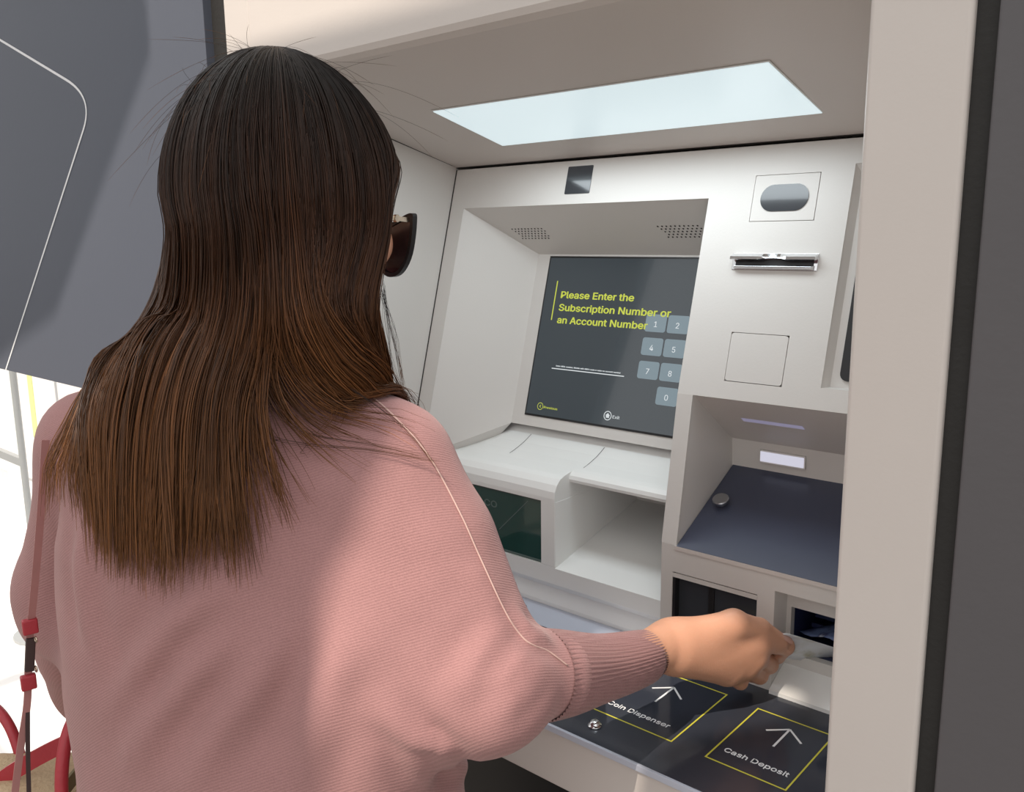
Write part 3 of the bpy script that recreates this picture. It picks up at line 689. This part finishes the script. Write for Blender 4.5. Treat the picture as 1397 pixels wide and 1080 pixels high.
# undershirt collar
vv = []; NA = 48
for i, (h_, r_) in enumerate(((-.05,.058),(-.02,.064),(.0,.066),(.015,.064),(.020,.0615),(.018,.058),(-.02,.05))):
    for k in range(NA):
        a = 2*math.pi*k/NA; vv.append(NB+TF*(.014+.2*h_)+UP*(h_-.012*math.cos(a-math.pi/2))+(TR*math.cos(a)+TF*math.sin(a))*r_)
mk('undershirt', vv, [(i*NA+k, i*NA+(k+1) % NA, (i+1)*NA+(k+1) % NA, (i+1)*NA+k) for i in range(6) for k in range(NA)], 'under', W, smooth=True)
# trousers and shoes
def trousers(p):
    d = ell(p, MID-UP*.47, (TR,TF,UP), (.165,.118,.12))
    for s in (-1, 1):
        hip = MID-UP*.47+TR*.085*s; kn = hip-UP*.40+TF*.02; an = np.array([kn[0], kn[1], .09])-TF*.02
        d = smin(d, rcone(p, hip, kn, .090, .064), .03); d = smin(d, rcone(p, kn, an, .063, .052), .03)
    return smax(d, .07-p[..., 2], .005)
Vp, Fp = surfnet(trousers, MID-np.array([.25,.22,1.26]), MID+np.array([.25,.25,-.32]), .012)
mesh_np('trousers', Vp, Fp, [MT['pants']], W)
for s in (-1, 1):
    fo = MID+TR*.085*s; fo = np.array([fo[0], fo[1], 0.0])
    def shoe(p, fo=fo):
        d = smin(rcone(p, fo-TF*.03+UP*.035, fo+TF*.15+UP*.026, .036, .030), rcone(p, fo+UP*.03, fo+UP*.085, .036, .040), .02)
        return smax(d, -p[..., 2]+.001, .004)
    Vq, Fq_ = surfnet(shoe, fo-np.array([.16,.16,.01]), fo+np.array([.2,.24,.15]), .008)
    mesh_np('shoe', Vq, Fq_, [MT['shoe']], W)

# ------------------------------------------------------------------ hair
HRX = np.array([.083, .105, .124]); HCE = HC+UP*.002
def hpt(al, th, s=1.0):
    k_ = min(max((al-R(112))/R(38), 0), 1); s = s*(1+.11*k_*k_*(3-2*k_)*math.sin(min(th, R(90))))
    d = math.sin(th)*(math.cos(al)*-HF+math.sin(al)*HR)
    return HCE+s*(HR*(d@HR)*HRX[0]+HF*(d@HF)*HRX[1])+UP*math.cos(th)*HRX[2]*(1 if s >= 1 else s)
TAB = [  # angle round the head (0 = back, + = her right), then points the lock falls through
 (-135, (395,420,.88),(400,520,.90),(400,640,.92),(395,760,.93)),
 (-100, (330,430,.86),(275,540,.905),(255,640,.94),(255,760,.95)),
 (-60, (225,425,.84),(160,490,.90),(150,570,.98),(150,700,1.0)),
 (-35, (196,425,.79),(138,508,.82),(112,610,.83),(118,750,.83)),
 (-15, (224,430,.755),(175,525,.795),(152,640,.80),(150,795,.80)),
 (5, (262,430,.715),(218,530,.765),(198,650,.775),(196,825,.78)),
 (22, (303,430,.69),(272,530,.735),(258,650,.75),(252,822,.76)),
 (36, (345,430,.672),(325,530,.715),(318,640,.73),(333,815,.735)),
 (44, (372,425,.667),(375,500,.69),(440,570,.70),(585,622,.69)),
 (56, (412,425,.668),(455,500,.69),(505,545,.72),(545,640,.79)),
 (80, (455,425,.685),(495,500,.715),(522,550,.755),(540,660,.82)),
 (102, (492,425,.72),(512,500,.75),(530,560,.79),(535,680,.84)),
 (118, (512,425,.76),(525,500,.785),(532,560,.815),(530,690,.85)),
]
TA = np.array([t[0] for t in TAB], float); TP = np.array([[at(*q) for q in t[1:]] for t in TAB])
for i_, t_ in enumerate(TAB):                        # the long back locks lie on the knit
    if -40 < t_[0] < 45:
        for j_ in (1, 2, 3):
            x_, y_, d_ = t_[1+j_]; c_ = cast(x_, y_, sweater_raw); dd_ = (c_-CAM)@_f
            if dd_ < d_+.08: TP[i_, j_] = at(x_, y_, min(d_, dd_-(.020 if j_ == 1 else .012)) if j_ == 1 else dd_-.012)
def guide(al_deg, n=30):
    lo_al = min(al_deg, 113.0); lo_al = max(lo_al, -135)
    pts = []
    for th in (4, 16, 30, 45, 60, 75, 90, 104):
        k = min(max((th-62)/36, 0), 1); k = k*k*(3-2*k)
        pts.append(hpt(R(al_deg*(1-k)+lo_al*k), R(th)))
    low = [np.array([np.interp(lo_al, TA, TP[:, j, c]) for c in range(3)]) for j in range(4)]
    P = np.array(smoothpath(pts+low, 6)); s = np.concatenate([[0], np.cumsum(L2(np.diff(P, axis=0)))])
    u = np.linspace(0, s[-1], n); return np.stack([np.interp(u, s, P[:, c]) for c in range(3)], 1)
GA = np.concatenate([np.linspace(-165, 165, 111)]); NP_ = 34
GD = np.array([guide(a, NP_) for a in GA])
def push(P, off):                                    # keep hair outside sweater
    shp = P.shape; Q = P.reshape(-1, 3).copy(); off = np.broadcast_to(off, shp[:-1]).reshape(-1)
    sel = np.where(Q[:, 2] < 1.43)[0]
    for _ in range(3):
        q = Q[sel]; d = sweater_raw(q); bad = d < off[sel]
        if not bad.any(): break
        b = sel[bad]; q = Q[b]; h = 2e-3
        g = np.stack([(sweater_raw(q+h*e)-sweater_raw(q-h*e))/(2*h) for e in np.eye(3)], -1); g /= np.maximum(L2(g), 1e-6)[:, None]
        Q[b] += g*((off[b]-d[bad]))[:, None]
    return Q.reshape(shp)
# solid under-layer, then strands
base = GD.copy(); cen = np.array([HCE[0], HCE[1], 0]); 
tt = np.linspace(0, 1, NP_)
dirh = base-np.array([HCE[0], HCE[1], HCE[2]]); dirh[..., 2] *= np.where(base[..., 2] > HCE[2], 1, 0)
dirh /= np.maximum(L2(dirh), 1e-6)[..., None]
base = base-dirh*.007
bz = GA > -42; base[bz] = push(base[bz], .003)
sel = np.where((GA > -140) & (GA < 140))[0]
nb = len(GA); ends = np.full(nb, NP_)
ends[(GA > 38) & (GA < 52)] = 19
fb = [(i*NP_+j, i*NP_+j+1, (i+1)*NP_+j+1, (i+1)*NP_+j) for i in range(nb-1) for j in range(NP_-1) if j < min(ends[i], ends[i+1])-1 and j < (26 if True else 0)]
Vbase = base.reshape(-1, 3); Fbase = np.array(fb)
NS = 8600
al = rng.uniform(-165, 165, NS); vis = rng.random(NS) < .72; al[vis] = rng.uniform(-45, 140, vis.sum())
mid_ = (al > 39) & (al < 52) & (rng.random(NS) < .78); al[mid_] = np.where(rng.random(mid_.sum()) < .4, rng.uniform(20, 38, mid_.sum()), rng.uniform(54, 120, mid_.sum()))
ncl = 420; cla = rng.uniform(-165, 165, ncl); 
fi = np.interp(al, GA, np.arange(nb)); i0 = np.clip(fi.astype(int), 0, nb-2); fr = (fi-i0)[:, None, None]
ST = GD[i0]*(1-fr)+GD[i0+1]*fr
# strands wander sideways and in depth, gathered into locks
key = np.round(al*1.6+rng.normal(0, .6, NS)).astype(int); lk = {k: rng.normal(0, 1, 6) for k in set(key)}
LK = np.array([lk[k] for k in key])
tx = np.diff(ST, axis=1, append=ST[:, -1:]*2-ST[:, -2:-1]); side = np.cross(tx, np.array([0.,0,1])) ; 
view = ST-HCE; view[..., 2] *= .3; view /= np.maximum(L2(view), 1e-6)[..., None]
side = np.cross(tx, view); side /= np.maximum(L2(side), 1e-6)[..., None]
grow = np.clip((tt-.22)/.78, 0, 1)[None, :, None]
ph = rng.uniform(0, 6.28, (NS, 1)); fq = rng.uniform(1, 3.2, (NS, 1))
wob = (np.sin(tt[None]*6.28*fq*.5+ph)-np.sin(ph))[..., None]
ST = ST+side*(LK[:, 0, None, None]*.008*grow+LK[:, 1, None, None]*.006*np.sin(tt*7+LK[:, 2, None]*2)[..., None]*grow+rng.normal(0, .0055, (NS, 1, 1))*grow+wob*.0045*grow+rng.normal(0, .0012, (NS, 1, 1)))
inn = np.abs(rng.normal(0, 1, NS))
ST = ST-view*(np.minimum(inn, 2.2)[:, None, None]*.0026+LK[:, 3, None, None]*.0018*np.clip(tt/.3, 0, 1)[None, :, None])
L_ = np.clip(1-np.abs(rng.normal(0, .085, NS))-.06*np.abs(LK[:, 4]), .5, 1.0)                  # uneven tips
sh = tt[None]*L_[:, None]*(NP_-1); k0 = np.clip(sh.astype(int), 0, NP_-2); fr2 = (sh-k0)[..., None]
ar_ = np.arange(NS)[:, None]; ST = ST[ar_, k0]*(1-fr2)+ST[ar_, k0+1]*fr2
vz = al > -42; ST[vz] = push(ST[vz], (.004+.008*rng.random(vz.sum()))[:, None])
# loose flyaway hairs on the crown and at the face
NF = 70; FA = rng.uniform(-60, 170, NF); fly = []
for a in FA:
    g = guide(a, NP_); st = rng.integers(1, 7); b0 = g[st]; out = (b0-HCE)/np.linalg.norm(b0-HCE); tg = g[st+2]-g[st]; tg /= np.linalg.norm(tg)
    ln_ = rng.uniform(.02, .055); kx = rng.normal(0, .35, 3); u = np.linspace(0, 1, NP_)[:, None]
    fly.append(b0+ln_*(u*(tg*.9+out*.55+kx)+u*u*(-out*.35+tg*.3+kx[::-1]*.6)))
for a, pts in ((118, [(523,385,.765),(532,440,.775),(545,500,.77),(552,540,.76)]), (120, [(523,395,.765),(528,450,.775),(538,505,.77),(556,545,.755)]), (110, [(520,400,.755),(536,450,.765),(543,480,.77),(550,530,.76)]),
          (40, [(330,540,.70),(355,600,.705),(420,612,.70),(600,628,.685)]), (40, [(350,530,.70),(400,585,.70),(470,605,.695),(590,622,.685)]), (45, [(480,530,.69),(520,560,.69),(560,590,.69),(600,640,.685)])):
    for _ in range(7):
        q = np.array(smoothpath([at(x+rng.normal(0, 2.2), y+rng.normal(0, 2.2), d) for x, y, d in pts], 11))
        s = np.concatenate([[0], np.cumsum(L2(np.diff(q, axis=0)))]); u = np.linspace(0, s[-1], NP_)
        fly.append(np.stack([np.interp(u, s, q[:, c]) for c in range(3)], 1))
fly = push(np.array(fly), .008); ST = np.concatenate([ST, fly]); NT = len(ST)
rad = np.concatenate([rng.uniform(.00034, .00062, NS), np.full(len(fly), .00013)])[:, None]*np.where(tt > .86, 1-.75*(tt-.86)/.14, 1)[None]
tx = np.diff(ST, axis=1, append=ST[:, -1:]*2-ST[:, -2:-1]); tx /= np.maximum(L2(tx), 1e-9)[..., None]
rf = np.array([.83,-.55,.1]); A_ = np.cross(tx, rf); A_ /= np.maximum(L2(A_), 1e-9)[..., None]; B_ = np.cross(tx, A_)
Vst = np.stack([ST+rad[..., None]*(math.cos(a)*A_+math.sin(a)*B_) for a in (0, 2.094, 4.189)], 2)       # NT,NP,3,3
base_i = (np.arange(NT)[:, None, None]*NP_+np.arange(NP_-1)[None, :, None])*3; k3 = np.arange(3)[None, None]; k4 = (k3+1) % 3
Fst = np.stack([base_i+k3, base_i+k4, base_i+3+k4, base_i+3+k3], -1).reshape(-1, 4)
nbv = len(Vbase)
hair = mesh_np('hair', np.concatenate([Vbase, Vst.reshape(-1, 3)]), np.concatenate([Fbase, Fst+nbv]), [], W)
# dyed lengths: dark roots, warmer brown towards the tips, each lock its own tone
tone = np.concatenate([LK[:, 5]*.5+rng.normal(0, .55, NS), rng.normal(0, .4, len(fly))])
def colr(t, k):
    t = np.clip((t-.16)/.75, 0, 1)
    c0 = np.array([.010,.0062,.005]); c1 = np.array([.058,.0225,.010]); c2 = np.array([.150,.060,.020])
    c = np.where(t[..., None] < .5, c0+(c1-c0)*(t*2)[..., None], c1+(c2-c1)*((t-.5)*2)[..., None])
    return c*np.exp(.42*k)[..., None]
cs_ = colr(np.broadcast_to(tt, (NT, NP_)), np.broadcast_to(tone[:, None], (NT, NP_)))
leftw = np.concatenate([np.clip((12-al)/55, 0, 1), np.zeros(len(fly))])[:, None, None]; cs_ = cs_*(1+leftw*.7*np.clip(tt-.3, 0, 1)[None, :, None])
cb_ = colr(np.broadcast_to(tt, (nb, NP_)), np.full((nb, NP_), -.7))
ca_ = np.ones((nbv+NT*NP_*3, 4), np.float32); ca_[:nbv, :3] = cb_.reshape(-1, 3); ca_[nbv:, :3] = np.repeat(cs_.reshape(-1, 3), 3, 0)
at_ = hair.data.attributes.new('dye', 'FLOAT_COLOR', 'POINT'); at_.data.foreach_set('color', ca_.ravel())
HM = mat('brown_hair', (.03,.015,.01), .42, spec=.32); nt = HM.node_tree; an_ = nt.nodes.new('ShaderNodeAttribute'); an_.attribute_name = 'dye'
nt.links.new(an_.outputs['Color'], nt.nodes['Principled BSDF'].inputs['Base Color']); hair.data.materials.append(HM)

# ------------------------------------------------------------------ sunglasses
SG = empty('sunglasses', tuple(HC+HF*.10)); SG.parent = W
GC = HC+HF*.108-UP*.040
_sg0 = set(o.name for o in bpy.data.objects)
for s in (-1, 1):
    tilt = R(14)*s
    lu = HR*math.cos(tilt)*s-HF*math.sin(abs(tilt)); lu /= np.linalg.norm(lu); ln2 = np.cross(lu, UP)*(1 if s > 0 else -1); ln2 = ln2 if ln2@HF > 0 else -ln2
    FG = frame(GC+HR*.004*s, lu*.94, UP*.88, ln2)
    outl = smoothpath([(.008,.020),(.034,.026),(.066,.036),(.070,.026),(.062,-.006),(.046,-.026),(.026,-.030),(.010,-.018),(.004,.004),(.008,.020)], 5)[:-1]
    inn_ = [(np.array(q)-np.array((.036,.002)))*.86+np.array((.036,.002)) for q in outl]
    k = len(outl); v = [FG(*q, -.0025) for q in outl]+[FG(*q, .0025) for q in outl]+[FG(*q, -.0025) for q in inn_]+[FG(*q, .0025) for q in inn_]
    f = []
    for i in range(k):
        j = (i+1) % k; f += [(i, j, k+j, k+i), (2*k+i, 3*k+i, 3*k+j, 2*k+j), (k+i, k+j, 3*k+j, 3*k+i), (i, 2*k+i, 2*k+j, j)]
    mk('rim', v, f, 'black', SG)
    MB().prism([tuple(q) for q in inn_], FG, -.0008, .0008).out('lens', 'lens', SG)
    h0 = FG(.066,.029,-.004); h1 = HC-HF*.010+HR*.066*s-UP*.008
    d_ = (h1-h0)/np.linalg.norm(h1-h0)
    MB().ribbon(smoothpath([h0, h0+d_*.014, h0+d_*.06, h1, h1-HF*.03-UP*.025], 4), UP, .0042, .0016).out('temple', 'gold', SG)
    MB().lathe([(.0034,-.0018),(.0036,0),(.0034,.0018)], h0+d_*.019, HR*s, 14).out('hinge', 'gold', SG)
MB().tube(smoothpath([GC-HR*.012+UP*.010, GC+UP*.013+HF*.002, GC+HR*.012+UP*.010], 4), .0022, 8).out('bridge', 'gold', SG, smooth=True)

# ------------------------------------------------------------------ banknotes
def note(name, p0, p1, wv, bend, material, label, grp=None):
    p0, p1, wv = map(np.array, (p0, p1, wv)); v = []; n, m_ = 16, 6
    for i in range(n+1):
        for j in range(m_+1):
            t, s = i/n, j/m_-.5
            v.append(p0+(p1-p0)*t+wv*s+np.array([0,0,1])*(bend*math.sin(t*3.1)+.004*math.sin(s*5+t*3)))
    o = mk(name, v, [(i*(m_+1)+j, i*(m_+1)+j+1, (i+1)*(m_+1)+j+1, (i+1)*(m_+1)+j) for i in range(n) for j in range(m_)], material, None, smooth=True)
    so = o.modifiers.new('thickness', 'SOLIDIFY'); so.thickness = .0004
    return tag(o, label, 'banknote', grp)
def notemat(name, base, c2, c3, sc):
    M = mat(name, base, .6); nt = M.node_tree; b = nt.nodes['Principled BSDF']
    tc = nt.nodes.new('ShaderNodeTexCoord'); n = nt.nodes.new('ShaderNodeTexVoronoi'); n.inputs['Scale'].default_value = sc
    n2 = nt.nodes.new('ShaderNodeTexNoise'); n2.inputs['Scale'].default_value = sc*.6; n2.inputs['Detail'].default_value = 4
    cr_ = nt.nodes.new('ShaderNodeValToRGB'); e = cr_.color_ramp.elements; e[0].position = .42; e[0].color = (*base, 1); e[1].position = .56; e[1].color = (*c2, 1)
    x = e.new(.7); x.color = (*c3, 1)
    nt.links.new(tc.outputs['Object'], n2.inputs[0]); nt.links.new(n2.outputs['Fac'], cr_.inputs[0]); nt.links.new(cr_.outputs[0], b.inputs['Base Color'])
    return M
nA = at(1050,876,.944); nB = at(1150,898,.985)
note('banknote', nA, nA+(nB-nA)*1.15, np.array([.040,-.008,.032]), .002, notemat('pale_note_print', (.80,.83,.88), (.74,.76,.78), (.46,.45,.34), 55), 'pale banknote pinched between thumb and finger at the cash slot')
note('banknote', (-.350,.922,1.018), (-.285,.990,1.028), np.array([.050,-.02,.004]), .004, notemat('blue_note_print', (.22,.30,.55), (.10,.12,.28), (.78,.84,.95), 110), 'blue patterned banknote lying inside the cash slot')

# ------------------------------------------------------------------ handbag
HBc = at(62,1150,.93)
HB = empty('handbag', tuple(HBc-UP*.12)); tag(HB, 'tan fleece handbag with red leather handles and long strap beside the person', 'handbag')
bw = _r2*1.0; bf = np.cross(UP, bw); bf /= np.linalg.norm(bf); bw = np.cross(bf, UP)
FH = frame(HBc, bw, bf, UP)
def bagbody(p):
    q = p-HBc; x, y, z = q@bw, q@bf, q[..., 2]
    return L2(np.stack([np.maximum(np.abs(x)-.085, 0), np.maximum(np.abs(y)-.025, 0), np.maximum(np.abs(z+.02)-.075, 0)], -1))-.03
Vg, Fg = surfnet(bagbody, HBc-.16, HBc+.16, .008)
mesh_np('bag_body', Vg, Fg, [MT['tan']], HB)
MB().ribbon(smoothpath([at(75,1095,.86), at(110,1050,.875), at(150,1015,.89)], 6), UP, .012, .004).out('olive_trim', 'olive', HB)
MB().ribbon(smoothpath([at(85,1100,.855), at(122,1060,.87), at(160,1030,.885)], 6), UP, .005, .004).out('cream_piping', 'tan', HB)
MB().ribbon(smoothpath([at(-12,1080,.90), at(10,1058,.90), at(60,1028,.895), at(105,1008,.89), at(150,998,.90)], 6), UP, .017, .003).out('side_band', 'red', HB)
MB().tube(smoothpath([at(86,1120,.85), at(84,1060,.85), at(90,1010,.855), at(104,975,.865), at(124,955,.88), at(150,948,.90)], 6), .0062, 12).out('handle', 'red', HB, smooth=True)
MB().tube(smoothpath([at(-40,955,.98), at(-10,963,.97), at(10,985,.96), at(24,1018,.955), at(34,1060,.95), at(38,1110,.95)], 6), .0055, 12).out('handle', 'red', HB, smooth=True)
wdir = _r2*.8+_f*.6
MB().ribbon(smoothpath([at(62,600,.795), at(59,650,.80), at(54,720,.815), at(48,790,.83), at(42,852,.845)], 6), wdir, .0066, .0022).out('strap', 'rose', HB)
MB().ribbon(smoothpath([at(42,840,.846), at(39,900,.852), at(37,960,.857), at(28,1020,.864), at(18,1100,.87)], 6), wdir, .0066, .0022).out('strap', 'rose', HB)
MB().ribbon(smoothpath([at(40,850,.849), at(38,930,.856), at(38,1020,.862), at(40,1100,.866)], 6), wdir, .0040, .0020).out('strap', 'edge', HB)
for y, dd in ((854,.843), (930,.852)):
    c = at(41 if y < 900 else 39, y, dd)
    MB().ribbon([c-UP*.0075, c+UP*.0075], wdir, .0135, .008).out('strap_keeper', 'red', HB, bevel=.0015)
    c2 = at(49, y+(18 if y < 900 else -18), dd)
    MB().tube([c2+np.array((.0028*math.cos(a), .0, .0028*math.sin(a))) for a in np.linspace(0, 6.28, 13)], .0008, 6, caps=False).out('strap_ring', 'gold', HB, smooth=True)
MB().ribbon([at(42,870,.848), at(40,915,.853)], wdir, .0085, .005).out('strap_buckle', 'edge', HB, bevel=.001)

for o in bpy.data.objects:
    if o.name in _made or not o.parent: continue
    if o.parent.type == 'EMPTY':
        T_ = np.array(o.parent.location, float); q = o.parent.parent
        o.matrix_parent_inverse = Matrix.Translation(-Vector(T_)) if o is not SG else Matrix.Translation(-Vector(W.location))

# ------------------------------------------------------------------ street side: added unseen shade panels overhead, board and posts beyond the panel
CN = empty('shade_rig', (-1.2, -2.6, 0)); tag(CN, 'added out-of-view steel frame with panels cut to shade the facade and sweater', 'shadow caster')
ZC = 4.2
def shadepanel(pts):  # added panel out of view, outlined to cast the wanted shadow edges
    q = MB().prism(pts, frame((0,0,ZC), (1,0,0), (0,1,0), (0,0,1)), 0, .04).out('shade_panel', 'board', CN); return q
shadepanel([(-.90,-1.335),(-1.271,-1.639),(-1.471,-1.693),(-2.0,-1.86),(-2.6,-1.95),(-2.6,-1.12),(-1.25,-1.12),(-1.05,-1.235),(-.97,-1.262),(-.925,-1.282),(-.903,-1.308)][::-1])
shadepanel([(-.66,-1.70),(.075,-1.70),(.075,-1.79),(.0,-1.90),(.0,-2.30),(.34,-2.30),(.34,-1.30),(-.10,-1.30),(-.10,-1.385),(-.72,-1.385)])
shadepanel([(-.75,-2.75),(-.12,-2.75),(-.12,-2.14),(-.135,-2.08),(-.150,-2.02),(-.150,-1.97),(-.143,-1.93),(-.139,-1.885),(-.155,-1.845),(-.185,-1.81),(-.20,-1.7002),(-.66,-1.7002),(-.70,-1.74),(-.75,-1.76)])
for x, y in ((-2.55,-2.7), (.30,-2.7)): box('shade_rig_post', (x-.04, x+.04, y-.04, y+.04, 0, ZC+.04), 'pole', CN)
for y in (-2.7, -1.1): box('shade_rig_beam', (-2.6, .35, y-.03, y+.03, ZC+.04, ZC+.14), 'pole', CN)
for x in (-2.55, .30): box('shade_rig_beam', (x-.03, x+.03, -2.75, .62, ZC+.14, ZC+.24), 'pole', CN)
for o in bpy.data.objects:
    if o.parent is CN: o.matrix_parent_inverse = Matrix.Translation(-Vector(CN.location))
def gy(x, y, Y): 
    d = at(x, y, 1)-CAM; return CAM+d*(Y/d[1])
p = gy(44, 545, 1.3)
SB = empty('display_board', (p[0], 1.3, 0)); tag(SB, 'white display board with a lime stripe standing in the sun beyond the panel', 'board')
box('board_face', (p[0]-.50, p[0]+.9, 1.3, 1.33, .50, 1.9), 'board', SB)
box('lime_stripe', (p[0]-.022, p[0]+.022, 1.297, 1.3, .70, 1.9), 'lime', SB)
for x in (p[0]-.47, p[0]+.87): box('board_leg', (x-.015, x+.015, 1.3, 1.33, 0, .50), 'board', SB)
p2 = gy(20, 530, 1.15)
PO = empty('queue_post', (p2[0], 1.15, 0)); tag(PO, 'grey metal post with side arm in front of the white display board', 'post')
MB().lathe([(.10,0),(.10,.012),(.02,.02),(.012,.03),(.012,1.2),(.001,1.205)], (p2[0],1.15,0), (0,0,1), 20).out('post_tube', 'pole', PO)
box('post_arm', (p2[0]-.45, p2[0], 1.14, 1.16, .66, .69), 'pole', PO)
for E_ in (SB, PO):
    for o in bpy.data.objects:
        if o.parent is E_: o.matrix_parent_inverse = Matrix.Translation(-Vector(E_.location))

OB = MB()
for i in range(110): OB.box(-30+.2*i, -30+.2*i+.2, -9.3, -9.0+(.05 if i % 2 else 0), 0, 9)
ob = OB.out('corrugated_building', 'pole', None); tag(ob, 'grey corrugated metal building across the street facing the machine', 'building')
